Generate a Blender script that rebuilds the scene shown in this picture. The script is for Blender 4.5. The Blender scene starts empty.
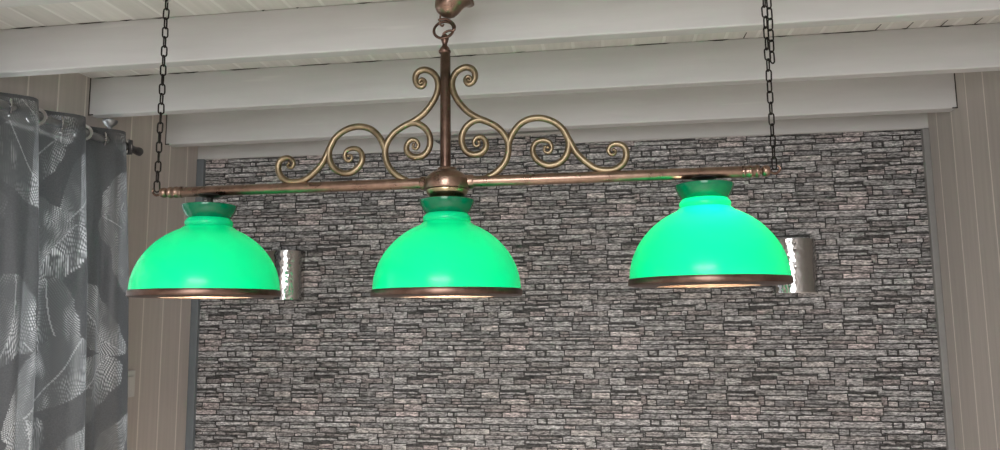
import bpy, bmesh, math, random
from mathutils import Vector, Matrix, noise
PI = math.pi
sc = bpy.context.scene
COL = sc.collection

# ------------------------------------------------------------------ camera
cam_d = bpy.data.cameras.new('camera')
cam = bpy.data.objects.new('camera', cam_d); COL.objects.link(cam)
cam_d.sensor_fit = 'HORIZONTAL'; cam_d.sensor_width = 36.0
cam_d.lens = 36.0 * 733.1 / 1000.0
cam_d.clip_start = 0.02
F = Vector((-0.14262353, 0.98230704, 0.12137304))
R = Vector((0.98940455, 0.14485768, -0.00974149))
U = Vector((0.02715095, -0.11869767, 0.99255916))
cam.matrix_world = Matrix(((R.x, U.x, -F.x, 0), (R.y, U.y, -F.y, 0), (R.z, U.z, -F.z, 1.5), (0, 0, 0, 1)))
sc.camera = cam

# ------------------------------------------------------------------ world, light, exposure
sc.view_settings.view_transform = 'Standard'
sc.view_settings.look = 'None'
sc.view_settings.gamma = 1.0
sc.view_settings.use_curve_mapping = False
sc.view_settings.exposure = 0.0
w = bpy.data.worlds.new('sky'); sc.world = w; w.use_nodes = True
bg = w.node_tree.nodes['Background']
bg.inputs[0].default_value = (0.80, 0.90, 1.0, 1); bg.inputs[1].default_value = 1.2

def area(name, loc, direction, sx, sy, power, col):
    d = bpy.data.lights.new(name, 'AREA'); d.shape = 'RECTANGLE'; d.size = sx; d.size_y = sy
    d.energy = power; d.color = col
    o = bpy.data.objects.new(name, d); COL.objects.link(o)
    o.location = loc; o.rotation_euler = Vector(direction).to_track_quat('-Z', 'Z').to_euler()
    return o
area('rear_daylight_fill', (-0.27, -2.62, 1.55), (0, 1, 0), 1.9, 1.2, 60, (0.97, 0.965, 0.98))  # daylight fill for the added window behind the camera
area('added_ceiling_fill', (-0.27, -0.66, 2.205), (0, 0.0001, -1), 1.15, 0.38, 80, (0.97, 0.965, 0.98))  # added fill lamp, brightens the floor and so the beam undersides
area('curtain_daylight', (-2.10, 1.80, 1.45), (1, 0, 0), 1.2, 1.2, 25, (0.93, 0.97, 1.0))

# ------------------------------------------------------------------ room numbers
XL, XR, YB, YR = -1.795, 1.247, 3.0, -2.5
ZC = 2.347                      # ceiling underside
ZB = 2.212                      # beam underside
ZS = 2.2006                     # top of the stone paper

# ------------------------------------------------------------------ material helpers
def new_mat(name):
    m = bpy.data.materials.new(name); m.use_nodes = True
    nt = m.node_tree; b = nt.nodes['Principled BSDF']
    return m, nt, b
def N(nt, t, **k):
    n = nt.nodes.new(t)
    for a, v in k.items(): setattr(n, a, v)
    return n
def ramp(nt, fac, stops, interp='LINEAR'):
    r = N(nt, 'ShaderNodeValToRGB'); r.color_ramp.interpolation = interp
    e = r.color_ramp.elements
    while len(e) < len(stops): e.new(0.5)
    for i, (p, c) in enumerate(stops):
        e[i].position = p; e[i].color = (c[0], c[1], c[2], 1)
    nt.links.new(fac, r.inputs[0]); return r
def coords(nt, scale=(1, 1, 1), kind='Object'):
    tc = N(nt, 'ShaderNodeTexCoord'); mp = N(nt, 'ShaderNodeMapping')
    mp.inputs['Scale'].default_value = scale
    nt.links.new(tc.outputs[kind], mp.inputs[0]); return mp.outputs[0]
def noise_n(nt, vec, scale, detail=4, rough=0.55):
    n = N(nt, 'ShaderNodeTexNoise'); n.inputs['Scale'].default_value = scale
    n.inputs['Detail'].default_value = detail; n.inputs['Roughness'].default_value = rough
    nt.links.new(vec, n.inputs['Vector']); return n.outputs['Fac']
def mix(nt, fac, a, b, mode='MIX'):
    m = N(nt, 'ShaderNodeMix', data_type='RGBA', blend_type=mode)
    for s, v in ((m.inputs[0], fac), (m.inputs[6], a), (m.inputs[7], b)):
        if hasattr(v, 'links'): nt.links.new(v, s)
        elif isinstance(v, (int, float)): s.default_value = v
        else: s.default_value = (v[0], v[1], v[2], 1)
    return m.outputs[2]
def bump(nt, b, h, strength, dist=0.002):
    n = N(nt, 'ShaderNodeBump'); n.inputs['Strength'].default_value = strength
    n.inputs['Distance'].default_value = dist
    nt.links.new(h, n.inputs['Height']); nt.links.new(n.outputs[0], b.inputs['Normal'])
def simple(name, c, rough=0.5, metal=0.0, var=0.12, scale=20, spec=0.5):
    m, nt, b = new_mat(name)
    v = noise_n(nt, coords(nt), scale)
    r = ramp(nt, v, [(0.3, [x * (1 - var) for x in c]), (0.7, [min(1, x * (1 + var)) for x in c])])
    nt.links.new(r.outputs[0], b.inputs['Base Color'])
    b.inputs['Roughness'].default_value = rough; b.inputs['Metallic'].default_value = metal
    b.inputs['Specular IOR Level'].default_value = spec
    return m

def panel_mat(name, c, line, axis, period, origin, width=0.045, rough=0.55, grain=0.06):
    """painted tongue and groove boards: a thin paler joint line every `period` along the axis"""
    m, nt, b = new_mat(name)
    tc = N(nt, 'ShaderNodeTexCoord'); sp = N(nt, 'ShaderNodeSeparateXYZ')
    nt.links.new(tc.outputs['Object'], sp.inputs[0])
    a = N(nt, 'ShaderNodeMath', operation='SUBTRACT'); a.inputs[1].default_value = origin - 60 * period
    nt.links.new(sp.outputs[axis], a.inputs[0])
    d = N(nt, 'ShaderNodeMath', operation='DIVIDE'); d.inputs[1].default_value = period
    nt.links.new(a.outputs[0], d.inputs[0])
    fr = N(nt, 'ShaderNodeMath', operation='FRACT'); nt.links.new(d.outputs[0], fr.inputs[0])
    lr = ramp(nt, fr.outputs[0], [(0, (1, 1, 1)), (width, (1, 1, 1)), (width + 0.015, (0, 0, 0)), (1, (0, 0, 0))])
    fl = N(nt, 'ShaderNodeMath', operation='FLOOR'); nt.links.new(d.outputs[0], fl.inputs[0])
    wn = N(nt, 'ShaderNodeTexWhiteNoise', noise_dimensions='1D'); nt.links.new(fl.outputs[0], wn.inputs['W'])
    g = noise_n(nt, coords(nt, (30, 30, 1.5) if axis == 1 else (30, 1.5, 30)), 2.0, 5)
    base = ramp(nt, g, [(0.3, [x * (1 - grain) for x in c]), (0.7, [x * (1 + grain) for x in c])]).outputs[0]
    tone = ramp(nt, wn.outputs['Value'], [(0, (0.94, 0.94, 0.94)), (1, (1.03, 1.03, 1.03))]).outputs[0]
    base = mix(nt, 1.0, base, tone, 'MULTIPLY')
    out = mix(nt, lr.outputs[0], base, line)
    nt.links.new(out, b.inputs['Base Color'])
    b.inputs['Roughness'].default_value = rough
    inv = N(nt, 'ShaderNodeMath', operation='SUBTRACT'); inv.inputs[0].default_value = 1
    nt.links.new(lr.outputs[0], inv.inputs[1]); bump(nt, b, inv.outputs[0], 0.5, 0.002)
    return m

M = {}
M['panel_l'] = panel_mat('beige_panelling', (0.56, 0.505, 0.47), (0.80, 0.74, 0.68), 1, 0.128, 2.902)
M['panel_r'] = panel_mat('beige_panelling_right', (0.53, 0.485, 0.45), (0.80, 0.74, 0.68), 1, 0.118, 2.908)
M['ceiling'] = panel_mat('white_ceiling_boards', (0.74, 0.715, 0.685), (0.84, 0.82, 0.79), 0, 0.0945, -1.605, 0.10)
def painted(name, c):
    m, nt, b = new_mat(name)
    v = noise_n(nt, coords(nt, (0.8, 6, 6)), 3.0, 5)
    s = noise_n(nt, coords(nt, (1.2, 8, 14)), 2.0, 2)
    r = ramp(nt, v, [(0.25, [x * 0.93 for x in c]), (0.75, [x * 1.05 for x in c])]).outputs[0]
    sm = ramp(nt, s, [(0.0, (1, 1, 1)), (0.70, (1, 1, 1)), (0.78, (1.10, 1.10, 1.09)), (1, (1.10, 1.10, 1.09))]).outputs[0]
    nt.links.new(mix(nt, 1.0, r, sm, 'MULTIPLY'), b.inputs['Base Color'])
    b.inputs['Roughness'].default_value = 0.5
    bump(nt, b, noise_n(nt, coords(nt, (2, 20, 20)), 6, 4), 0.15, 0.002)
    return m
M['beam'] = painted('white_gloss_beam_paint', (0.64, 0.635, 0.63))
M['fascia'] = painted('white_fascia_paint', (0.58, 0.57, 0.555))
M['gap'] = simple('dark_open_joint', (0.035, 0.028, 0.02), 0.9)
M['caulk'] = simple('pale_filler', (0.66, 0.64, 0.60), 0.6)
M['blue_trim'] = simple('blue_grey_trim_paint', (0.17, 0.19, 0.205), 0.5, var=0.06)
M['grey_trim'] = simple('grey_trim_paint', (0.27, 0.265, 0.255), 0.5, var=0.06)
M['white'] = simple('white_plastic', (0.70, 0.69, 0.66), 0.4, var=0.03)
M['rear'] = simple('plain_rear_wall_paint', (0.50, 0.46, 0.42), 0.7, var=0.04)
M['floor'] = panel_mat('oak_laminate_floor', (0.76, 0.71, 0.66), (0.55, 0.50, 0.45), 0, 0.19, 0.0, 0.02, 0.4, 0.15)

def metal(name, c1, c2, rough, scale=25, detail=6):
    m, nt, b = new_mat(name)
    v = noise_n(nt, coords(nt), scale, detail, 0.65)
    r = ramp(nt, v, [(0.35, c1), (0.65, c2)])
    nt.links.new(r.outputs[0], b.inputs['Base Color'])
    b.inputs['Metallic'].default_value = 1.0
    rr = ramp(nt, v, [(0.3, (rough * 0.8,) * 3), (0.7, (rough * 1.25,) * 3)])
    nt.links.new(rr.outputs[0], b.inputs['Roughness'])
    return m
M['brass'] = metal('aged_brass', (0.20, 0.155, 0.10), (0.33, 0.26, 0.165), 0.36)
M['copper'] = metal('aged_copper', (0.23, 0.155, 0.12), (0.36, 0.245, 0.185), 0.30)
M['dark_copper'] = metal('dark_copper', (0.12, 0.075, 0.058), (0.21, 0.135, 0.105), 0.36)
M['gold'] = metal('polished_brass', (0.36, 0.30, 0.18), (0.50, 0.42, 0.26), 0.30)
M['iron'] = metal('blackened_steel', (0.018, 0.016, 0.015), (0.05, 0.045, 0.04), 0.5)
M['zinc'] = metal('zinc_plated_steel', (0.45, 0.45, 0.44), (0.65, 0.65, 0.63), 0.3)
M['chrome'] = metal('chrome', (0.80, 0.79, 0.78), (0.90, 0.90, 0.90), 0.08)
M['socket'] = simple('black_bakelite', (0.02, 0.018, 0.016), 0.35)
M['rod'] = metal('brushed_grey_rod', (0.30, 0.31, 0.32), (0.40, 0.41, 0.42), 0.45)
M['rod_dark'] = metal('dark_nickel', (0.10, 0.10, 0.105), (0.18, 0.18, 0.18), 0.4)

# opal green glass dome: light from the bulb inside comes through it
m, nt, b = new_mat('green_opal_glass'); M['opal'] = m
out = nt.nodes['Material Output']
v = noise_n(nt, coords(nt), 4, 2)
cr = ramp(nt, v, [(0.3, (0.0, 0.60, 0.26)), (0.7, (0.0, 0.66, 0.30))])
b.inputs['Roughness'].default_value = 0.24; b.inputs['Specular IOR Level'].default_value = 0.28
tr = N(nt, 'ShaderNodeBsdfTranslucent'); tr.inputs[0].default_value = (0.004, 0.92, 0.32, 1)
mx = N(nt, 'ShaderNodeAddShader')
ms = N(nt, 'ShaderNodeMixShader'); ms.inputs[0].default_value = 0.064
geo = N(nt, 'ShaderNodeNewGeometry'); nt.links.new(mix(nt, geo.outputs['Backfacing'], cr.outputs[0], (0.80, 0.82, 0.78)), b.inputs['Base Color'])
nt.links.new(b.outputs[0], ms.inputs[1]); nt.links.new(tr.outputs[0], ms.inputs[2])
nt.links.new(ms.outputs[0], out.inputs[0])
m, nt, b = new_mat('green_glass_collar'); M['collar'] = m
v = noise_n(nt, coords(nt), 6, 2)
cr = ramp(nt, v, [(0.3, (0.0, 0.13, 0.06)), (0.7, (0.0, 0.16, 0.075))])
nt.links.new(cr.outputs[0], b.inputs['Base Color'])
b.inputs['Roughness'].default_value = 0.10; b.inputs['Specular IOR Level'].default_value = 0.45
m, nt, b = new_mat('lit_bulb_glass'); M['bulb'] = m
b.inputs['Base Color'].default_value = (0.9, 0.88, 0.8, 1)
b.inputs['Emission Color'].default_value = (1, 0.86, 0.62, 1); b.inputs['Emission Strength'].default_value = 4.0
m, nt, b = new_mat('window_glass'); M['glass'] = m
out = nt.nodes['Material Output']
tp = N(nt, 'ShaderNodeBsdfTransparent'); gl = N(nt, 'ShaderNodeBsdfGlossy'); gl.inputs['Roughness'].default_value = 0.02
fr = N(nt, 'ShaderNodeFresnel'); fr.inputs[0].default_value = 1.5
ms = N(nt, 'ShaderNodeMixShader'); nt.links.new(fr.outputs[0], ms.inputs[0])
nt.links.new(tp.outputs[0], ms.inputs[1]); nt.links.new(gl.outputs[0], ms.inputs[2]); nt.links.new(ms.outputs[0], out.inputs[0])
m, nt, b = new_mat('hedge_leaf'); M['hedge'] = m
v = noise_n(nt, coords(nt), 14, 5)
cr = ramp(nt, v, [(0.35, (0.03, 0.09, 0.03)), (0.65, (0.14, 0.42, 0.14))])
nt.links.new(cr.outputs[0], b.inputs['Base Color']); b.inputs['Roughness'].default_value = 0.7
M['grass'] = simple('lawn', (0.12, 0.2, 0.06), 0.9, var=0.3, scale=8)
M['patio'] = simple('pale_patio_slabs', (0.45, 0.43, 0.40), 0.9, var=0.1, scale=3)

# curtain: sheer dark satin ground with burnt-out feathery leaves
m, nt, b = new_mat('burnt_out_leaf_voile'); M['curtain'] = m
out = nt.nodes['Material Output']
at = N(nt, 'ShaderNodeAttribute', attribute_name='leaf')
sep = N(nt, 'ShaderNodeSeparateColor'); nt.links.new(at.outputs['Color'], sep.inputs[0])
weave = noise_n(nt, coords(nt, (1, 1, 1)), 260, 2)
c0 = ramp(nt, weave, [(0.3, (0.058, 0.060, 0.063)), (0.7, (0.082, 0.084, 0.088))]).outputs[0]
c1 = mix(nt, sep.outputs[0], c0, (0.10, 0.104, 0.107))
c2 = mix(nt, sep.outputs[1], c1, (0.85, 0.86, 0.87))
nt.links.new(c2, b.inputs['Base Color']); b.inputs['Roughness'].default_value = 0.42
b.inputs['Sheen Weight'].default_value = 0.2
tl = N(nt, 'ShaderNodeBsdfTranslucent'); nt.links.new(c2, tl.inputs[0])
tp = N(nt, 'ShaderNodeBsdfTransparent')
m1 = N(nt, 'ShaderNodeMixShader'); m1.inputs[0].default_value = 0.30
nt.links.new(b.outputs[0], m1.inputs[1]); nt.links.new(tl.outputs[0], m1.inputs[2])
m2 = N(nt, 'ShaderNodeMixShader')
ff = N(nt, 'ShaderNodeMapRange'); ff.inputs[3].default_value = 0.04; ff.inputs[4].default_value = 0.20
nt.links.new(sep.outputs[0], ff.inputs[0]); nt.links.new(ff.outputs[0], m2.inputs[0])
nt.links.new(m1.outputs[0], m2.inputs[1]); nt.links.new(tp.outputs[0], m2.inputs[2])
nt.links.new(m2.outputs[0], out.inputs[0])

# stone-look wallpaper
m, nt, b = new_mat('slate_wallpaper'); M['stone'] = m
at = N(nt, 'ShaderNodeAttribute', attribute_name='tone')
s1 = noise_n(nt, coords(nt, (9, 9, 60)), 3.0, 6, 0.7)
s2 = noise_n(nt, coords(nt, (25, 25, 60)), 4.0, 3, 0.6)
t1 = ramp(nt, s1, [(0.37, (0.30, 0.30, 0.30)), (0.47, (0.92, 0.915, 0.915)), (0.60, (1.85, 1.83, 1.83))]).outputs[0]
t2 = ramp(nt, s2, [(0.38, (0.55, 0.55, 0.55)), (0.60, (1.40, 1.40, 1.40))]).outputs[0]
cc = mix(nt, 1.0, mix(nt, 1.0, at.outputs['Color'], t1, 'MULTIPLY'), t2, 'MULTIPLY')
nt.links.new(cc, b.inputs['Base Color']); b.inputs['Roughness'].default_value = 0.6
b.inputs['Specular IOR Level'].default_value = 0.35

# ------------------------------------------------------------------ mesh helpers
def link(name, bm, mat, parent=None, smooth=False, loc=None):
    me = bpy.data.meshes.new(name)
    bmesh.ops.recalc_face_normals(bm, faces=bm.faces) if len(bm.faces) < 60000 else None
    bm.to_mesh(me); bm.free()
    for mm in (mat if isinstance(mat, (list, tuple)) else [mat]): me.materials.append(mm)
    if smooth:
        for p in me.polygons: p.use_smooth = True
        try: me.set_sharp_from_angle(angle=math.radians(38))
        except Exception: pass
    o = bpy.data.objects.new(name, me); COL.objects.link(o)
    if parent: o.parent = parent
    if loc: o.location = loc
    return o
def empty(name, label, cat, loc, group=None):
    o = bpy.data.objects.new(name, None); COL.objects.link(o); o.location = loc; o.empty_display_size = 0.05
    return tag(o, label, cat, group)
def tag(o, label=None, cat=None, group=None, kind=None):
    for k, v in (('label', label), ('category', cat), ('group', group), ('kind', kind)):
        if v: o[k] = v
    return o
def box(bm, a, b, bev=0.0, mi=0):
    x0, y0, z0 = a; x1, y1, z1 = b
    vs = [bm.verts.new(p) for p in ((x0,y0,z0),(x1,y0,z0),(x1,y1,z0),(x0,y1,z0),(x0,y0,z1),(x1,y0,z1),(x1,y1,z1),(x0,y1,z1))]
    fs = [bm.faces.new([vs[i] for i in q]) for q in ((3,2,1,0),(4,5,6,7),(0,1,5,4),(1,2,6,5),(2,3,7,6),(3,0,4,7))]
    for f in fs: f.material_index = mi
    if bev:
        es = list({e for f in fs for e in f.edges})
        r = bmesh.ops.bevel(bm, geom=es, offset=bev, segments=2, profile=0.5, affect='EDGES')
    return bm
def lathe(bm, prof, n=48, mtx=None, closed=False):
    rings = []
    for r, z in prof:
        if r < 1e-6: rings.append([bm.verts.new((0, 0, z))] * n)
        else: rings.append([bm.verts.new((r * math.cos(2*PI*i/n), r * math.sin(2*PI*i/n), z)) for i in range(n)])
    if closed: rings.append(rings[0])
    for a, b in zip(rings, rings[1:]):
        for i in range(n):
            q = []
            for v in (a[i], a[(i+1) % n], b[(i+1) % n], b[i]):
                if v not in q: q.append(v)
            if len(q) > 2: bm.faces.new(q)
    if mtx is not None:
        vs = {v for r_ in rings for v in r_}
        bmesh.ops.transform(bm, matrix=mtx, verts=list(vs))
    return bm
def catmull(pts, sub=6):
    pts = [Vector(p) for p in pts]; out = []
    P = [pts[0] * 2 - pts[1]] + pts + [pts[-1] * 2 - pts[-2]]
    for i in range(1, len(P) - 2):
        p0, p1, p2, p3 = P[i-1], P[i], P[i+1], P[i+2]
        for k in range(sub):
            t = k / sub
            out.append(0.5 * ((2*p1) + (p2-p0)*t + (2*p0-5*p1+4*p2-p3)*t*t + (3*p1-p0-3*p2+p3)*t*t*t))
    out.append(pts[-1]); return out
def sweep(bm, pts, rad, n=12, closed=False):
    """tube along a 3D path; rad a number or a function of 0..1"""
    L = len(pts); rf = rad if callable(rad) else (lambda t: rad)
    up = None; rings = []
    for i, p in enumerate(pts):
        if closed: t = (pts[(i+1) % L] - pts[i-1]).normalized()
        else: t = (pts[min(i+1, L-1)] - pts[max(i-1, 0)]).normalized()
        if up is None:
            up = t.cross(Vector((0.13, 1, 0.07))).normalized()
        up = (up - t * up.dot(t)).normalized(); s = t.cross(up)
        r = rf(i / (L - 1))
        rings.append([bm.verts.new(p + (up * math.cos(2*PI*k/n) + s * math.sin(2*PI*k/n)) * r) for k in range(n)])
    pr = list(zip(rings, rings[1:])) + ([(rings[-1], rings[0])] if closed else [])
    for a, b in pr:
        for k in range(n): bm.faces.new((a[k], a[(k+1) % n], b[(k+1) % n], b[k]))
    if not closed:
        bm.faces.new(rings[0][::-1]); bm.faces.new(rings[-1])
    return bm

# ------------------------------------------------------------------ setting
WT = 0.12
bm = bmesh.new(); box(bm, (XL-WT, YR-WT, -0.1), (XR+WT, YB+WT, 0.0))
tag(link('floor', bm, M['floor']), kind='structure')
bm = bmesh.new(); box(bm, (XL-WT, YR-WT, ZC), (XR+WT, YB+WT, ZC+0.1))
tag(link('ceiling', bm, M['ceiling']), kind='structure')
bm = bmesh.new(); box(bm, (XL-WT, YB, 0), (XR+WT, YB+WT, ZC))
tag(link('wall_back', bm, M['fascia']), kind='structure')
bm = bmesh.new(); box(bm, (XR, YR-WT, 0), (XR+WT, YB, ZC))
tag(link('wall_right', bm, M['panel_r']), kind='structure')
# left wall with the window opening
WY0, WY1, WZ0, WZ1 = 1.15, 2.44, 0.85, 2.17
bm = bmesh.new()
box(bm, (XL-WT, YR-WT, 0), (XL, WY0, ZC)); box(bm, (XL-WT, WY1, 0), (XL, YB, ZC))
box(bm, (XL-WT, WY0, 0), (XL, WY1, WZ0)); box(bm, (XL-WT, WY0, WZ1), (XL, WY1, ZC))
tag(link('wall_left', bm, M['panel_l']), kind='structure')
# unseen rear wall; its window opening is a guess, added to light the room
bm = bmesh.new()
box(bm, (XL, YR-WT, 0), (-1.27, YR, ZC)); box(bm, (0.73, YR-WT, 0), (XR, YR, ZC))
box(bm, (-1.27, YR-WT, 0), (0.73, YR, 0.9)); box(bm, (-1.27, YR-WT, 2.2), (0.73, YR, ZC))
tag(link('wall_rear', bm, M['rear']), kind='structure')

def window(name, axis, c, lo, hi, z0, z1, mullions):
    """frame fitted in an opening; axis 0: the opening lies in a wall across x at x=c; axis 1: across y"""
    root = bpy.data.objects.new(name, None); COL.objects.link(root); root['kind'] = 'structure'
    def P(u0, u1, za, zb, d0, d1, bm, bev=0.003):
        if axis == 0: box(bm, (c+d0, u0, za), (c+d1, u1, zb), bev)
        else: box(bm, (u0, c+d0, za), (u1, c+d1, zb), bev)
    bm = bmesh.new(); t = 0.05
    P(lo, lo+t, z0, z1, -0.03, 0.03, bm); P(hi-t, hi, z0, z1, -0.03, 0.03, bm)
    P(lo+t, hi-t, z0, z0+t, -0.03, 0.03, bm); P(lo+t, hi-t, z1-t, z1, -0.03, 0.03, bm)
    for u in mullions: P(u-0.035, u+0.035, z0+t, z1-t, -0.03, 0.03, bm)
    link('window_frame', bm, M['white'], root)
    ed = [lo+t] + [q for u in mullions for q in (u-0.035, u+0.035)] + [hi-t]
    for a, b_ in zip(ed[::2], ed[1::2]):
        bm = bmesh.new(); P(a, b_, z0+t, z1-t, -0.003, 0.003, bm, 0)
        link('window_pane', bm, M['glass'], root)
    return root
window('window_1', 0, XL-0.07, WY0, WY1, WZ0, WZ1, (1.785,))
window('window_added', 1, YR-0.07, -1.27, 0.73, 0.9, 2.2, (-0.27,))  # unseen window, added to let light in from the rear

# garden outside the curtained window
bm = bmesh.new(); box(bm, (-9, -4, -0.12), (XL-WT-0.02, 8, -0.02))
tag(link('ground', bm, M['grass']), kind='structure')
random.seed(4)
def hedge(loc, sx, sy, sz, label):
    bm = bmesh.new(); bmesh.ops.create_icosphere(bm, subdivisions=5, radius=1)
    for v in bm.verts:
        d = 1 + 0.22 * noise.noise(v.co * 3 + Vector(loc)) + 0.13 * noise.noise(v.co * 11) + 0.07 * noise.noise(v.co * 26)
        v.co = Vector((v.co.x * sx * d, v.co.y * sy * d, (v.co.z * sz) * d + sz))
        v.co.z = max(v.co.z, 0)
    o = link('hedge_bush', bm, M['hedge'], loc=(loc[0], loc[1], -0.02))
    tag(o, label, 'bush')
hedge((-4.5, 5.3, 0), 0.8, 1.1, 0.90, 'green garden bush dimly seen through the curtained window')

# beams
def beam(name, y0, thick, zb, cracks, ends=None, x0=XL, x1=XR, zt=ZC):
    bm = bmesh.new(); box(bm, (x0, y0, zb), (x1, y0+thick, zt), 0.004)
    for f in bm.faces: f.material_index = 0
    rnd = random.Random(int(y0 * 1000))
    for xa, xb in cracks:      # open joint between beam and ceiling boards: slivers on the beam's top edge
        n = max(2, int((xb - xa) / 0.02)); top = []; bot = []
        for i in range(n + 1):
            x = xa + (xb - xa) * i / n
            h = 0.0022 + 0.0022 * rnd.random() if 0 < i < n else 0.0006
            top.append(bm.verts.new((x, y0 - 0.0015, ZC - 0.0005))); bot.append(bm.verts.new((x, y0 - 0.0015, ZC - h)))
        for i in range(n):
            f = bm.faces.new((bot[i], bot[i+1], top[i+1], top[i])); f.material_index = 1
    for sgn, xe in (ends or ()):   # open shadow gap and filler where the beam meets the side wall
        for (d0, d1, za, zb_, mi, yy) in ((0.0, 0.003, zb + 0.004, zt, 1, 0.0012), (-0.004, 0.018, zb - 0.001, zb + 0.003, 1, 0.002)):
            a, c = (xe, xe - sgn * d1) if d0 == 0 else (xe, xe - sgn * d1)
            box(bm, (min(a, c), y0 - yy, za), (max(a, c), y0 + 0.0005, zb_), 0, mi)
    o = link(name, bm, [M['beam'], M['gap']]); return tag(o, kind='structure')
crA = [(-1.71,-1.63),(-1.62,-1.59),(-1.50,-1.40),(-1.36,-1.32),(-1.26,-1.21),(-0.93,-0.92),(-0.83,-0.82),(-0.66,-0.61),(-0.45,-0.435)]
crB = [(-1.78,-1.70),(-1.66,-1.55),(-1.50,-1.38),(-1.27,-1.15),(-1.02,-0.90),(-0.83,-0.72),(-0.55,-0.40),(-0.28,-0.24),(0.10,0.22),(0.33,0.40),(0.52,0.58),(0.66,0.84),(0.90,0.92),(0.99,1.05),(1.08,1.14)]
beam('ceiling_beam', 1.836, 0.043, ZB+0.002, crA)
beam('ceiling_beam', 2.2835, 0.045, ZB, crB, ((-1, XL),))
beam('ceiling_beam', 2.7405, 0.055, ZB, [], ((-1, XL), (1, XR)))
# further beams over and behind the camera
for k, y in enumerate((1.39, 0.94, 0.49, 0.04, -0.41, -0.86, -1.31, -1.76, -2.2)):
    bm = bmesh.new(); box(bm, (XL, y, ZB), (XR, y+0.045, ZC), 0.004)
    tag(link('ceiling_beam', bm, M['beam']), kind='structure')
# unseen ceiling panel, added to bounce light off the floor onto beam undersides
t = empty('added_ceiling_panel', 'unseen ceiling panel added as fill light behind the camera', 'lamp', (-0.27, -0.66, ZC))
bm = bmesh.new()
box(bm, (-0.62, -0.23, -0.13), (-0.585, 0.18, 0.0), 0.003); box(bm, (0.585, -0.23, -0.13), (0.62, 0.18, 0.0), 0.003)
box(bm, (-0.585, -0.23, -0.13), (0.585, -0.20, 0.0), 0.003); box(bm, (-0.585, 0.195, -0.13), (0.585, 0.2, 0.0)); box(bm, (-0.585, -0.20, -0.12), (0.585, 0.195, -0.11))
link('fill_panel_frame', bm, M['white'], t)
# splits between ceiling boards near the beams
bm = bmesh.new()
for x, y1, dx in ((0.826, 2.283, 0.0), (0.915, 2.283, 0.004), (1.010, 2.283, 0.0), (1.104, 2.283, 0.0), (0.44, 2.283, 0), (-0.41, 1.835, 0)):
    L = 0.05
    f = bm.faces.new([bm.verts.new(p) for p in ((x-0.002, y1-0.002, ZC-0.001), (x+0.002, y1-0.002, ZC-0.001), (x+0.0022, y1-L, ZC-0.001), (x-0.0005, y1-L, ZC-0.001))])
tag(link('ceiling_board_gap', bm, M['gap']), kind='structure')

# slate-look wallpaper: one printed tile of stones, repeated
T = [(-19,28,135,54,.42),(137,30,168,52,.62),(175,30,345,48,.55),(346,30,435,53,.34),(438,27,568,54,.62),
 (328,57,622,90,.55),(38,60,80,85,.50),(88,57,184,88,.60),(186,55,325,88,.50),
 (-21,93,173,115,.62),(175,93,235,112,.55),(238,92,368,114,.30),(370,95,418,125,.46),(420,93,565,107,.26),(422,108,570,127,.52),
 (5,120,99,145,.40),(101,118,208,145,.36),(210,117,367,146,.58),(370,129,585,150,.44),(573,109,604,118,.40),(587,121,594,147,.3),
 (-19,149,40,168,.44),(43,155,165,166,.36),(110,168,165,184,.55),(168,150,336,180,.55),(338,150,448,170,.40),(451,153,488,168,.66),(490,151,570,168,.48),
 (-31,177,106,191,.56),(85,190,283,212,.50),(285,178,342,207,.52),(345,172,432,210,.42),(435,173,555,200,.40),
 (503,215,594,240,.30),(2,206,84,234,.45),(86,214,138,234,.40),(141,215,210,235,.55),(212,212,242,235,.64),(245,210,362,234,.36),(364,208,416,240,.46),(419,203,500,240,.55),
 (0,238,75,256,.62),(78,237,118,258,.46),(120,236,234,260,.27),(236,237,284,264,.40),(287,241,428,261,.42),(431,243,588,268,.58),
 (-24,262,125,290,.40),(127,264,227,291,.52),(272,263,423,280,.48),(230,267,268,279,.34),(231,281,320,309,.28),(323,282,420,314,.60),(423,280,562,293,.58),
 (20,293,229,313,.60),(-12,293,17,340,.40),(424,296,500,315,.42),(502,299,588,312,.45),
 (20,317,67,343,.52),(69,316,158,345,.30),(160,318,210,332,.55),(162,333,212,346,.40),(212,313,372,331,.38),(213,334,425,347,.32),(375,317,425,333,.36),(430,319,590,346,.62),
 (-4,347,119,365,.48),(121,348,190,366,.32),(193,350,318,361,.62),(320,349,480,370,.42),(484,350,586,386,.50),
 (-5,368,244,387,.56),(248,371,337,389,.40),(340,373,480,388,.36)]
TW, TH = 0.4448, 0.268; PX, PZ = TW / 591.0, TH / 362.0
X0, Z0 = -0.2729 - 59 * PX, 1.3515 + 60 * PZ      # tile corner (tile x=0, tile y=0)
bm = bmesh.new(); cl = bm.loops.layers.color.new('tone')
rnd = random.Random(11)
pat = []
for (a, t, c, d, tone) in T:                       # jittered outline of each printed stone, shared by all repeats
    n = max(3, int((c - a) / 28)); top = []; bot = []
    j = lambda s: rnd.uniform(-s, s)
    skew = j(2.5)
    for i in range(n + 1):
        u = i / n; x = a + 1.0 + (c - a - 2.0) * u
        ed = 2.0 if i in (0, n) else 0
        dd = j(1.4) + skew * (u - 0.5)
        top.append((x + (1.2 if i == 0 else -1.2 if i == n else j(3)) , t + 0.8 + ed * rnd.random() + dd))
        bot.append((x + j(1.2), d - 1.6 - ed * rnd.random() + j(1.4) + skew * (u - 0.5)))
    warm = rnd.random()
    pat.append((top, bot, tone, warm))
dark = (0.022, 0.021, 0.021)
def addface(pts, cols, yy=0.0035):
    vs = []; 
    for x, z in pts:
        vs.append(bm.verts.new((min(max(x, XL + 0.03), XR - 0.02), YB - yy, min(max(z, 0.1), 2.32))))
    try: f = bm.faces.new(vs)
    except ValueError: return
    for lp, c in zip(f.loops, cols): lp[cl] = (c[0], c[1], c[2], 1)
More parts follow.
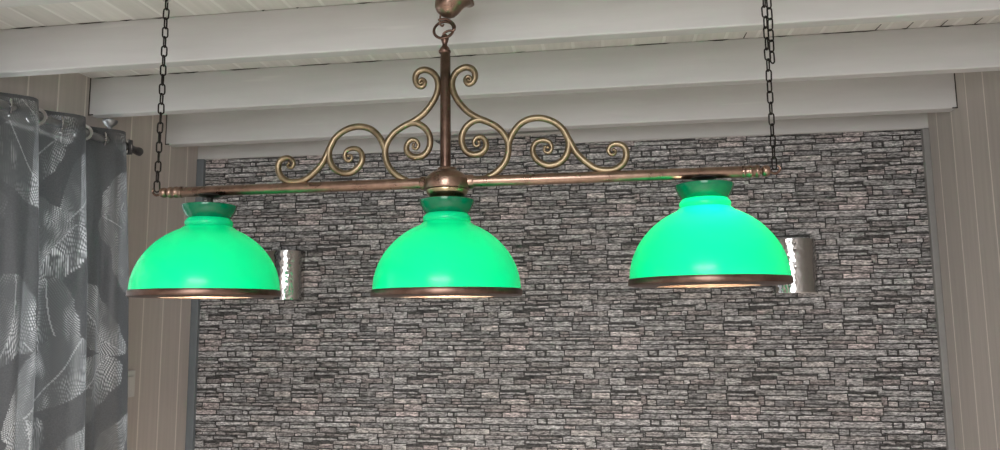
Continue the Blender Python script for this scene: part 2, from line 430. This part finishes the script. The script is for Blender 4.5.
def lin(v): return max(0.0, v) ** 2.0
for r in range(-4, 6):
    for c in range(-4, 5):
        ox = X0 + c * TW; oz = Z0 - r * TH
        if oz - TH * 1.2 > 2.34 or oz < 0.12: continue
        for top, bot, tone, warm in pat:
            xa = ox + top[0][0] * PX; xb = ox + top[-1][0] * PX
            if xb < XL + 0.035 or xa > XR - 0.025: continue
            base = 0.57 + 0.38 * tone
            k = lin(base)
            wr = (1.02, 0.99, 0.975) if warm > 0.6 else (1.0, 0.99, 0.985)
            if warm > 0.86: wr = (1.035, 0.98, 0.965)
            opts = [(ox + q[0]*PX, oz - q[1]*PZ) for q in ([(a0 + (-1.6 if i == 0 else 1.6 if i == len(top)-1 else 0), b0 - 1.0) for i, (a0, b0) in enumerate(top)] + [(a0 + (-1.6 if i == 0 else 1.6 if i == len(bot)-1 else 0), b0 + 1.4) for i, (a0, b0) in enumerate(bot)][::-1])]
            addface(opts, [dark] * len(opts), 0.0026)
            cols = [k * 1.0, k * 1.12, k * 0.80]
            n = len(top) - 1
            for i in range(n):
                p = [(ox + q[0]*PX, oz - q[1]*PZ) for q in (top[i], top[i+1], bot[i+1], bot[i])]
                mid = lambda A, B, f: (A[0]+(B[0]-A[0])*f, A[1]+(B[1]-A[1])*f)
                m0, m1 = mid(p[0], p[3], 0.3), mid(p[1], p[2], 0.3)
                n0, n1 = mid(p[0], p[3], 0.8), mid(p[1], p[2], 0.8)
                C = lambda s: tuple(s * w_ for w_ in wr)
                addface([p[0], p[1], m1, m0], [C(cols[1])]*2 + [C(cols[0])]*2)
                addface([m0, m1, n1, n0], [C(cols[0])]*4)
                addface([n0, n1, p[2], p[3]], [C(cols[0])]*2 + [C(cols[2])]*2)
# dark printed joints behind
NX0, NX1, NZT = -0.718, -0.150, 2.2485            # notch where the paper runs up higher
vs = [bm.verts.new(p) for p in ((XL+0.03, YB-0.002, 0.1), (XR-0.02, YB-0.002, 0.1), (XR-0.02, YB-0.002, 2.32), (XL+0.03, YB-0.002, 2.32))]
f = bm.faces.new(vs)
for lp in f.loops: lp[cl] = (0.26, 0.255, 0.25, 1)
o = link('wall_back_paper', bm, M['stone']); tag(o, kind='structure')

# white fascia board along the top of the paper, with the shallow notch, and a bright bead on the notch
bm = bmesh.new()
def fpoly(pts, y0, y1, bm):
    a = [bm.verts.new((x, y0, z)) for x, z in pts]; b_ = [bm.verts.new((x, y1, z)) for x, z in pts]
    bm.faces.new(a); bm.faces.new(b_[::-1]); n = len(pts)
    for i in range(n): bm.faces.new((a[i], a[(i+1) % n], b_[(i+1) % n], b_[i]))
fpoly([(XL, ZC), (XL, ZS), (-0.655, ZS-0.004), (-0.722, NZT-0.004), (-0.722, ZC)], 2.985, YB-0.001, bm)
fpoly([(-0.722, ZC), (-0.722, NZT-0.004), (-0.150, NZT), (-0.150, ZC)], 2.985, YB-0.001, bm)
fpoly([(-0.150, ZC), (-0.150, ZS+0.004), (XR, ZS), (XR, ZC)], 2.985, YB-0.001, bm)
tag(link('trim_1', bm, M['fascia']), kind='structure')
bm = bmesh.new(); fpoly([(-0.665, NZT-0.012), (-0.15, NZT-0.005), (-0.15, NZT+0.001), (-0.665, NZT-0.008)], 2.962, 2.985, bm)
tag(link('trim_2', bm, M['caulk']), kind='structure')
# corner strips
bm = bmesh.new(); box(bm, (XL, YB-0.022, 0), (XL+0.034, YB-0.0005, ZS), 0.003)
tag(link('trim_3', bm, M['blue_trim']), kind='structure')
bm = bmesh.new(); box(bm, (XR-0.024, YB-0.022, 0), (XR, YB-0.0005, ZS), 0.003)
tag(link('trim_4', bm, M['grey_trim']), kind='structure')

# ------------------------------------------------------------------ the billiard lamp
LX, LY, LZ = -0.3658, 1.66, 1.809
lamp = empty('pendant_lamp', 'long antique brass billiard pendant lamp with three green glass shades and scrollwork', 'lamp', (LX, LY, LZ))
# crossbar
bm = bmesh.new()
ry = Matrix.Rotation(PI/2, 4, 'Y')
lathe(bm, [(0, -0.700), (0.0115, -0.700), (0.0130, -0.696), (0.0130, 0.696), (0.0115, 0.700), (0, 0.700)], 28, ry)
link('crossbar', bm, M['copper'], lamp, True)
upper = [(0.0521,0.2448),(0.0577,0.243),(0.0584,0.2494),(0.0522,0.254),(0.0458,0.2494),(0.0458,0.2409),(0.0528,0.2348),(0.0626,0.2392),(0.0682,0.2509),(0.0662,0.2653),(0.0572,0.2743),(0.0432,0.2766),(0.027,0.2697),(0.016,0.2554),(0.0124,0.2364),(0.017,0.2148),(0.0289,0.193),(0.0497,0.1687),(0.0739,0.1521),(0.0979,0.1411),(0.1218,0.1261),(0.1387,0.1059),(0.146,0.0863),(0.1451,0.0623),(0.136,0.04),(0.1174,0.0202),(0.0935,0.0067)]
inner = [(0.0979,0.1411),(0.0807,0.1469),(0.0634,0.1442),(0.046,0.1311),(0.0363,0.1106),(0.0376,0.0876),(0.0492,0.0697),(0.0664,0.0635),(0.0837,0.0676),(0.0934,0.0803),(0.0921,0.0956),(0.0818,0.1057),(0.0701,0.1035),(0.0645,0.0933),(0.0693,0.0841),(0.0776,0.0872),(0.0763,0.0942)]
middle = [(0.1454,0.0801),(0.1498,0.0948),(0.1584,0.1134),(0.1732,0.131),(0.1921,0.1416),(0.215,0.1447),(0.2377,0.1406),(0.2582,0.1299),(0.2743,0.1144),(0.2841,0.095),(0.287,0.0782),(0.2825,0.0575),(0.2708,0.0413),(0.2543,0.0324),(0.2358,0.0315),(0.2195,0.0392),(0.2074,0.0523),(0.203,0.0671),(0.2066,0.0817),(0.2162,0.0897),(0.2307,0.0912),(0.2429,0.0856),(0.2476,0.0736),(0.2434,0.0633),(0.2351,0.0616),(0.2295,0.0681),(0.232,0.0751),(0.2378,0.074)]
outer = [(0.2743,0.1144),(0.29,0.0843),(0.3037,0.0587),(0.3235,0.0371),(0.3472,0.0197),(0.3711,0.0146),(0.3912,0.0169),(0.4075,0.0276),(0.4159,0.0437),(0.4156,0.0602),(0.4088,0.0708),(0.3949,0.0755),(0.3828,0.0719),(0.3765,0.0619),(0.3802,0.0522),(0.3882,0.051),(0.3932,0.057),(0.3885,0.0618)]
R0 = 0.0080
def tap(start, end):
    def f(t):
        r = R0
        if start: r = min(r, 0.0030 + (R0 - 0.0030) * min(1, t / start))
        if end: r = min(r, 0.0030 + (R0 - 0.0030) * min(1, (1 - t) / end))
        return r
    return f
for sgn in (1, -1):
    for pts, rf in ((upper, tap(0.35, 0)), (inner, tap(0, 0.5)), (middle, tap(0, 0.45)), (outer, tap(0, 0.5))):
        bm = bmesh.new()
        P = catmull([(x if sgn > 0 else -x - 0.002 - 0.028 * z, 0, z) for x, z in pts], 6)
        sweep(bm, P, rf, 12)
        e = P[0] if pts is upper else P[-1]        # little rolled eye at the end of the curl
        bmesh.ops.create_uvsphere(bm, u_segments=12, v_segments=8, radius=0.0046, matrix=Matrix.Translation(e))
        link('scroll', bm, M['brass'], lamp, True)
# stem
bm = bmesh.new()
lathe(bm, [(0.0, 0.030), (0.0128, 0.030), (0.0124, 0.306), (0.0115, 0.308), (0.0115, 0.318), (0.0, 0.318)], 28)
link('stem', bm, M['dark_copper'], lamp, True, (-0.0035, 0, 0))
bm = bmesh.new()
lathe(bm, [(0, 0.314), (0.0125, 0.314), (0.0145, 0.317), (0.0145, 0.3205), (0.0125, 0.323), (0.0115, 0.327), (0.0080, 0.331),
           (0.0060, 0.334), (0.0060, 0.339), (0.0080, 0.344), (0.0098, 0.350), (0.0092, 0.355), (0.006, 0.3605), (0.003, 0.363), (0, 0.364)], 28, Matrix.Translation((-0.0050, 0, 0)))
link('finial', bm, M['dark_copper'], lamp, True)
# ring through the finial
bm = bmesh.new()
cx, cz, rr = -0.0077, 0.3735, 0.0240
sweep(bm, [Vector((cx + rr*math.cos(a), 0.35*rr*math.sin(a), cz + rr*math.sin(a))) for a in [2*PI*i/40 for i in range(40)]], 0.0034, 10, True)
link('hanging_ring', bm, M['dark_copper'], lamp, True)
# central hub
bm = bmesh.new()
lathe(bm, [(0, 0.036), (0.018, 0.036), (0.022, 0.034), (0.024, 0.028), (0.034, 0.024), (0.044, 0.017), (0.0500, 0.010), (0.0510, 0.008),
           (0.0535, 0.006), (0.0545, 0.0), (0.0545, -0.012), (0.0530, -0.017), (0.0490, -0.019)], 48)
link('central_hub', bm, M['copper'], lamp, True)
bm = bmesh.new()
lathe(bm, [(0.0490, -0.018), (0.0490, -0.022), (0.0465, -0.028), (0.040, -0.035), (0.032, -0.040), (0.024, -0.0425), (0, -0.0425)], 48)
link('hub_cup', bm, M['gold'], lamp, True)
# small sleeves where the bar enters the hub
for s in (1, -1):
    bm = bmesh.new(); lathe(bm, [(0, 0.035), (0.0165, 0.035), (0.0165, 0.060), (0.0150, 0.064), (0.0130, 0.064)], 24, Matrix.Rotation(s*PI/2, 4, 'Y'))
    link('bar_sleeve', bm, M['copper'], lamp, True)
# end beads and hooks
for s in (1, -1):
    bm = bmesh.new()
    lathe(bm, [(0, 0.668), (0.0140, 0.668), (0.0148, 0.671), (0.0140, 0.674), (0.0131, 0.675), (0.0131, 0.680), (0.0142, 0.682), (0.0148, 0.685), (0.0142, 0.688), (0.0125, 0.690),
               (0.0125, 0.695), (0.0142, 0.697), (0.0146, 0.700), (0.0135, 0.704), (0.0075, 0.706), (0.0070, 0.709), (0.0105, 0.711), (0.0128, 0.716), (0.0128, 0.721), (0.0105, 0.726), (0.006, 0.728), (0, 0.729)], 24, Matrix.Rotation(s*PI/2, 4, 'Y'))
    link('end_bead', bm, M['copper'], lamp, True)
    bm = bmesh.new()
    sweep(bm, catmull([(s*x, 0, z) for x, z in ((0.726,0.000),(0.733,-0.005),(0.740,-0.006),(0.747,-0.001),(0.749,0.006),(0.745,0.011))], 6), 0.0030, 8)
    link('end_hook', bm, M['dark_copper'], lamp, True)
# shades
SX = 0.5952
ZR = 1.5475 - LZ       # underside of the shade rim
def make_shade(dx, dz, tone=0):
    ZR = 1.5475 - LZ + dz
    # bell-shaped holder under the bar and its lampholder
    bm = bmesh.new()
    lathe(bm, [(0, -0.009), (0.026, -0.0095), (0.029, -0.012), (0.021, -0.015), (0.010, -0.017), (0.0075, -0.021), (0.0075, -0.075), (0.021, -0.078), (0.021, -0.125), (0.0, -0.125)], 28,
          Matrix.Translation((dx, 0, 0)))
    so = link('lamp_socket', bm, M['socket'], lamp, True)
    bm = bmesh.new()
    lathe(bm, [(0.013, -0.124), (0.014, -0.135), (0.022, -0.150), (0.029, -0.166), (0.030, -0.178), (0.024, -0.194), (0.012, -0.203), (0, -0.205)], 24, Matrix.Translation((dx, 0, 0)))
    link('light_bulb', bm, M['bulb'], so, True)
    bm = bmesh.new()
    lathe(bm, [(0.006, ZR+0.1955), (0.0445, ZR+0.1955), (0.0455, ZR+0.193), (0.0445, ZR+0.190), (0.006, ZR+0.190)], 40, Matrix.Translation((dx, 0, 0)), closed=True)
    link('gallery_light_stop', bm, M['dark_copper'], so, True)  # unseen disc, added to stop bulb light leaking through the collar
    # glass dome
    bm = bmesh.new()
    prof = [(0.0545, 0.160), (0.0560, 0.1640)]
    for k in range(25):
        a = PI/2 * (1 - k/24) * 0.80
        pass
    # superellipse from neck to rim
    a0 = math.acos((0.057/0.1705) ** (1/1.05))
    prof = [(0.0492, 0.1900), (0.0515, 0.1870), (0.0550, 0.1830), (0.0562, 0.1780), (0.0548, 0.1725), (0.0540, 0.1705), (0.0570, 0.1690)]
    for k in range(1, 27):
        a = a0 * (1 - k/26)
        prof.append((0.1705 * math.cos(a) ** 1.05, 0.012 + 0.1640 * (math.sin(a) ** 1.0)))
    prof = [(r, z + ZR) for r, z in prof]
    lathe(bm, prof, 72, Matrix.Translation((dx, 0, 0)))
    sh = link('lamp_shade', bm, M['opal'], lamp, True)
    # glass neck and flared collar above the dome
    bm = bmesh.new()
    pr = [(0.0480, 0.1885), (0.0495, 0.1895), (0.0530, 0.1945), (0.0580, 0.2030), (0.0620, 0.2120), (0.0642, 0.2195), (0.0640, 0.2215), (0.0620, 0.2225),
          (0.0600, 0.2190), (0.0560, 0.2060), (0.0500, 0.1965), (0.0465, 0.1925), (0.0460, 0.1885)]
    lathe(bm, [(r, z + ZR) for r, z in pr], 56, Matrix.Translation((dx, 0, 0)), closed=True)
    o = link('glass_collar', bm, M['collar'], sh, True); o['label'] = 'dark green flared glass collar'
    bm = bmesh.new()
    pr = [(0.1700, 0.0135), (0.1722, 0.0140), (0.1735, 0.0120), (0.1740, 0.0015), (0.1732, 0.0), (0.1700, -0.0012), (0.1120, -0.0035), (0.1115, -0.0020), (0.1690, 0.0025), (0.1695, 0.0125)]
    lathe(bm, [(r, z + ZR) for r, z in pr], 72, Matrix.Translation((dx, 0, 0)), closed=True)
    o = link('rim_band', bm, M['dark_copper'], sh, True); o['label'] = 'copper rim band'
    d = bpy.data.lights.new('bulb_light', 'POINT'); d.energy = BULB_W if dx < 0.3 else BULB_W * 0.72; d.color = (1.0, 0.86, 0.66); d.shadow_soft_size = 0.03
    l = bpy.data.objects.new('bulb_light', d); COL.objects.link(l); l.location = (dx, 0, -0.200) if dx < 0.3 else (dx + 0.004, -0.042, ZR + 0.105); l.parent = so
BULB_W = 14.0
for dx, dz in ((-SX, 0.003), (0.0, -0.003), (SX - 0.010, 0.013)): make_shade(dx, dz)

# ------------------------------------------------------------------ canopy with hook, above the ring
can = empty('ceiling_canopy', 'tilted copper bell canopy with a hook holding up the pendant lamp', 'canopy', (LX, LY, ZC))
bm = bmesh.new()
prof = [(0.0, -0.130), (0.008, -0.1295), (0.018, -0.126), (0.026, -0.119), (0.0315, -0.108), (0.0345, -0.096), (0.0375, -0.086), (0.043, -0.079), (0.049, -0.073), (0.0540, -0.0725), (0.0560, -0.070),
        (0.0550, -0.067), (0.052, -0.068), (0.046, -0.074), (0.036, -0.082), (0.031, -0.092), (0.028, -0.104), (0.0, -0.112)]
tilt = Matrix.Translation((0.0015, 0, 0)) @ Matrix.Translation((-0.012, 0, -0.130)) @ Matrix.Rotation(math.radians(27), 4, 'Y') @ Matrix.Translation((0.0, 0, 0.130))
lathe(bm, prof, 40, tilt)
link('bell_cup', bm, M['copper'], can, True)
hz = LZ - ZC
bm = bmesh.new()
sweep(bm, catmull([(-0.006, 0, -0.001), (-0.006, 0, -0.05), (-0.010, 0, -0.105), (-0.0151, 0, 0.4123+hz), (-0.0172, 0.001, 0.3989+hz), (-0.0178, 0.003, 0.3906+hz), (-0.0118, 0.004, 0.3852+hz), (-0.0085, 0.003, 0.3895+hz)], 6), 0.0026, 8)
link('hook_wire', bm, M['dark_copper'], can, True)
bm = bmesh.new()
sweep(bm, catmull([(-0.0201, -0.004, 0.3975+hz), (-0.0036, -0.006, 0.398+hz), (0.0122, -0.007, 0.3903+hz), (0.0210, -0.007, 0.378+hz), (0.0187, -0.007, 0.3681+hz), (0.0062, -0.006, 0.3679+hz), (-0.0036, -0.004, 0.3652+hz), (-0.0086, -0.003, 0.3598+hz)], 6), 0.0029, 8)
link('open_hook', bm, M['dark_copper'], can, True)

# ------------------------------------------------------------------ chains
def link_bm(L, W, r):
    bm = bmesh.new(); pts = []
    h = L/2 - W/2
    for i in range(10): a = PI * i / 9; pts.append(Vector((W/2*math.cos(a), 0, h + W/2*math.sin(a))))
    for i in range(10): a = PI + PI * i / 9; pts.append(Vector((W/2*math.cos(a), 0, -h + W/2*math.sin(a))))
    return sweep(bm, pts, r, 7, True)
def chain(label, top, bot, L, W, r, twist, seed):
    rnd = random.Random(seed)
    root = empty('hanging_chain', label, 'chain', bot, )
    top = Vector(top) - Vector(bot); n = round(top.length / (L - 2*r + 0.0006)); proto = None
    for i in range(n):
        p = top * ((i + 0.5) / n)
        if proto is None:
            o = proto = link('chain_link', link_bm(L, W, r), M['iron'], root, True)
        else:
            o = proto.copy(); COL.objects.link(o); o.parent = root
        o.location = p
        o.rotation_euler = (0, rnd.uniform(-0.04, 0.04), (PI/2 if i % 2 else 0) + twist + rnd.uniform(-0.22, 0.22))
        o.rotation_mode = 'XYZ'
    return root
chain('black steel chain holding the left end of the lamp', (LX-0.7355, LY, 2.312), (LX-0.7385, LY, LZ+0.004), 0.0280, 0.0125, 0.0020, 0.35, 1)
chain('black steel chain holding the right end of the lamp', (LX+0.7345, LY, 2.312), (LX+0.7375, LY, LZ+0.004), 0.0280, 0.0120, 0.0018, 0.3, 2)
chain('spare end of chain hanging doubled beside the right lamp chain', (LX+0.746, LY+0.004, 2.312), (LX+0.7465, LY+0.004, 2.056), 0.0280, 0.0120, 0.0018, 0.55, 3)
for x, lab in ((LX-0.7355, 'zinc screw eye in the ceiling above the left lamp chain'), (LX+0.7395, 'zinc screw eye in the ceiling above the right lamp chain')):
    t = empty('screw_eye', lab, 'hook', (x, LY, ZC))
    bm = bmesh.new()
    sweep(bm, [Vector((0.013*math.cos(a), 0, -0.027 + 0.013*math.sin(a))) for a in [2*PI*i/28 for i in range(28)]], 0.0022, 8, True)
    link('eye_ring', bm, M['zinc'], t, True)
    bm = bmesh.new(); lathe(bm, [(0, 0.004), (0.0026, 0.004), (0.0026, -0.013), (0, -0.014)], 12); link('screw_shank', bm, M['zinc'], t, True)

# ------------------------------------------------------------------ chrome wall lights on the stone paper
def sconce(x, label):
    t = empty('wall_light', label, 'lamp', (x, YB-0.004, 1.572), 'half-round chrome wall lights')
    bm = bmesh.new(); H = 0.206; n = 40; a_, b_ = 0.088, 0.075; rows = 24
    grid = []
    for j in range(rows + 1):
        row = []
        for i in range(n + 1):
            an = PI * i / n
            emb = 0.0
            row.append(bm.verts.new((a_ * math.cos(an), -(b_ * math.sin(an)) - 0.012, H * j / rows)))
        grid.append(row)
    inn = []
    for j in (0, rows):
        inn.append([bm.verts.new(((a_-0.002) * math.cos(PI*i/n), -((b_-0.002) * math.sin(PI*i/n)) - 0.012, H * j / rows)) for i in range(n + 1)])
    for j in range(rows):
        for i in range(n): bm.faces.new((grid[j][i], grid[j][i+1], grid[j+1][i+1], grid[j+1][i]))
    for i in range(n):
        bm.faces.new((inn[0][i+1], inn[0][i], inn[1][i], inn[1][i+1]))
        bm.faces.new((grid[0][i+1], grid[0][i], inn[0][i], inn[0][i+1]))
        bm.faces.new((grid[rows][i], grid[rows][i+1], inn[1][i+1], inn[1][i]))
    link('half_round_shade', bm, M['chrome_emb'], t, True)
    bm = bmesh.new(); box(bm, (-0.088, -0.013, 0.0), (0.088, 0, 0.206), 0.002)
    link('back_plate', bm, M['chrome'], t)
    bm = bmesh.new(); lathe(bm, [(0, 0.06), (0.012, 0.06), (0.012, 0.095), (0.018, 0.11), (0.020, 0.13), (0.014, 0.15), (0, 0.155)], 16, Matrix.Translation((0, -0.045, 0)))
    link('light_bulb', bm, M['white'], t, True)
    bm = bmesh.new(); box(bm, (-0.012, -0.06, 0.055), (0.012, -0.010, 0.066)); link('lamp_holder', bm, M['socket'], t)
    return t
m, nt, b = new_mat('embossed_chrome'); M['chrome_emb'] = m
b.inputs['Metallic'].default_value = 1; b.inputs['Base Color'].default_value = (0.46, 0.445, 0.43, 1); b.inputs['Roughness'].default_value = 0.13
vv = N(nt, 'ShaderNodeTexVoronoi'); vv.feature = 'SMOOTH_F1'; vv.inputs['Scale'].default_value = 60
nt.links.new(coords(nt), vv.inputs['Vector']); bump(nt, b, vv.outputs['Distance'], 0.35, 0.004)
sconce(-1.368, 'chrome half-round wall light beside the left green shade')
sconce(0.715, 'chrome half-round wall light behind the right green shade')

# ------------------------------------------------------------------ light switch
sw = empty('light_switch', 'small white light switch on the beige panelling beside the curtain', 'switch', (XL, 2.568, 1.205))
bm = bmesh.new(); box(bm, (0, -0.04, 0), (0.010, 0.04, 0.10), 0.004); link('switch_plate', bm, M['white'], sw)
bm = bmesh.new(); box(bm, (0.009, -0.022, 0.02), (0.016, 0.022, 0.080), 0.003); link('rocker', bm, M['white'], sw)

# ------------------------------------------------------------------ curtain rod and curtain
RX, RZ, RR = -1.68, 2.104, 0.0125
rod = empty('curtain_rod', 'brushed grey curtain rod with end cap and brackets on left wall', 'curtain rod', (XL, 1.3, RZ))
ox = RX - XL
bm = bmesh.new(); lathe(bm, [(0, -1.35), (RR, -1.35), (RR, 1.05), (0, 1.05)], 20, Matrix.Translation((ox, 0, 0)) @ Matrix.Rotation(-PI/2, 4, 'X'))
link('rod', bm, M['rod'], rod, True)
bm = bmesh.new(); lathe(bm, [(0, 1.045), (0.015, 1.045), (0.0165, 1.052), (0.0165, 1.058), (0.0135, 1.062), (0.0135, 1.098), (0.0155, 1.102), (0.0155, 1.112), (0.012, 1.116), (0, 1.117)], 24, Matrix.Translation((ox, 0, 0)) @ Matrix.Rotation(-PI/2, 4, 'X'))
link('end_cap', bm, M['rod_dark'], rod, True)
for y in (0.945, -0.9):
    bm = bmesh.new()
    box(bm, (0, y-0.015, -0.03), (0.006, y+0.015, 0.075), 0.002)
    box(bm, (0.005, y-0.006, 0.018), (ox+0.004, y+0.006, 0.028), 0.002)
    lathe(bm, [(0, 0.010), (0.012, 0.010), (0.010, 0.022), (0.007, 0.040), (0.008, 0.050), (0.019, 0.060), (0.024, 0.067), (0.024, 0.073), (0.020, 0.076), (0, 0.076)], 20, Matrix.Translation((ox, y, 0)))
    link('bracket', bm, M['rod'], rod, True)
bm = bmesh.new(); box(bm, (ox-0.020, 1.028, -0.026), (ox+0.020, 1.045, 0.026), 0.002); link('clamp', bm, M['rod_dark'], rod)

CY0, CY1, CT, CBm = 1.32, 2.358, RZ + 0.040, 0.06
PER, YP = 0.20, 1.82
def cloth(yy, z):
    """point of the curtain for rest position yy along the rod at height z"""
    d = max(0.0, CT - z)
    g = min(1.0, d / 0.5)
    ph = 2*PI*(yy - YP)/PER
    amp = 0.036 + 0.006 * g
    x = RX + amp * math.sin(ph) + g * (0.012 * math.sin(ph*0.53 + 1.1 + d*0.6) + 0.008 * math.sin(ph*2.1 + 2.0 + d*1.3) + 0.0045 * math.sin(ph*3.9 + 0.7 - d*0.8))
    fl = 0.085 * min(1.2, d / 1.05) * (yy - 1.5) / (CY1 - 1.5)
    y = yy + fl + g * (0.010 * math.sin(ph*0.7 + d*1.7) + 0.006 * math.sin(ph*1.6 + d*2.3 + 1))
    return x, y
rnd = random.Random(23)
leaves = []
# feathery leaves: (u, z of the base, angle, length, half width)
u0 = 0.0
for row in range(7):
    for colm in range(9):
        u = colm * 0.19 + (0.095 if row % 2 else 0) + rnd.uniform(-0.035, 0.035)
        z = 2.26 - row * 0.215 + rnd.uniform(-0.04, 0.04)
        leaves.append((u, z, rnd.choice((-1, 1)) * rnd.uniform(0.10, 0.75) + PI * 1.5, rnd.uniform(0.24, 0.31), rnd.uniform(0.060, 0.085), rnd.uniform(0, 6), rnd.random()))
def leaf_at(u, z):
    best = (0.0, 0.0)
    for (lu, lz, an, L, W, ph, k) in leaves:
        du, dz = u - lu, z - lz
        if abs(du) > 0.33 or abs(dz) > 0.33: continue
        s = (du * math.cos(an) + dz * math.sin(an)) / L; t = (-du * math.sin(an) + dz * math.cos(an))
        t += 0.13 * L * math.sin(s * 2.4) * (1 if k > 0.5 else -1)
        if s < 0 or s > 1: continue
        wdt = W * (math.sin(PI * s ** 0.7) ** 0.6) * (1 + 0.04 * math.sin(s * 26 + ph) * (k > 0.3))
        if abs(t) > wdt: continue
        nz = noise.noise(Vector((u*22, z*22, lu*9)))
        q = (s * L * 0.8 - abs(t) * 1.9) * 2 * PI / 0.0105 + ph + 4.0 * nz + 2.2 * noise.noise(Vector((u*70, z*50, lu)))
        st = max(0.0, math.sin(q)) ** 1.6
        pt = noise.noise(Vector((u*14 + 7, z*7, 3.3))) + 0.5 * noise.noise(Vector((u*60, z*18, 8.1)))
        st *= max(0.10, min(1.0, 0.42 + 1.6 * pt)) * max(0.25, min(1.0, 0.65 + 1.8 * noise.noise(Vector((u*34, z*3, 5.5)))))
        if abs(t) < 0.0013: st = max(st, 0.35)
        best = (1.0, min(1.0, st))
    return best
bm = bmesh.new(); cl = bm.verts.layers.float_color.new('leaf')
# arc-length sampling along the rod
ys = [CY0]; us = [0.0]
y = CY0
while y < CY1:
    y2 = y + 0.0008
    a = cloth(y, CT); b_ = cloth(y2, CT)
    u0 += math.hypot(a[0]-b_[0], a[1]-b_[1]); y = y2
    if u0 - us[-1] > (0.0021 if y > 1.62 else 0.012): us.append(u0); ys.append(y)
zs = [CT - 0.0025 * i for i in range(int((CT - 0.92) / 0.0025))] + [0.92 - 0.04 * i for i in range(22)]
prev = None
for z in zs:
    row = []
    for yy, u in zip(ys, us):
        x, y = cloth(yy, z)
        v = bm.verts.new((x - XL, y - 1.3, z - RZ))
        lf, st = leaf_at(u, z) if z > 0.9 else (0.3, 0.1)
        if z > CT - 0.012: lf, st = 0, 0
        v[cl] = (lf, st, 0, 1)
        row.append(v)
    if prev:
        for i in range(len(row) - 1): bm.faces.new((prev[i], prev[i+1], row[i+1], row[i]))
    prev = row
cur = empty('curtain', 'dark grey sheer eyelet curtain with feathery palm leaf pattern', 'curtain', (XL, 1.3, RZ))
link('fabric', bm, M['curtain'], cur, True)
# eyelets at every crossing of the rod
k = 0; y = YP - 0.5
while y < CY1:
    if y > CY0 + 0.02:
        s = 1 if k % 2 == 0 else -1
        tx = s * 0.036 * 2*PI/PER
        nrm = Vector((1, -tx, 0)).normalized()
        bm = bmesh.new()
        M4 = Matrix.Translation((ox, y - 1.3, 0)) @ Vector((0, 0, 1)).rotation_difference(nrm).to_matrix().to_4x4()
        lathe(bm, [(0.0185, -0.0025), (0.0265, -0.0025), (0.028, 0.0), (0.0265, 0.0025), (0.0185, 0.0025), (0.0175, 0.0)], 28, M4, closed=True)
        link('eyelet', bm, M['chrome'], cur, True)
    y += PER / 2; k += 1
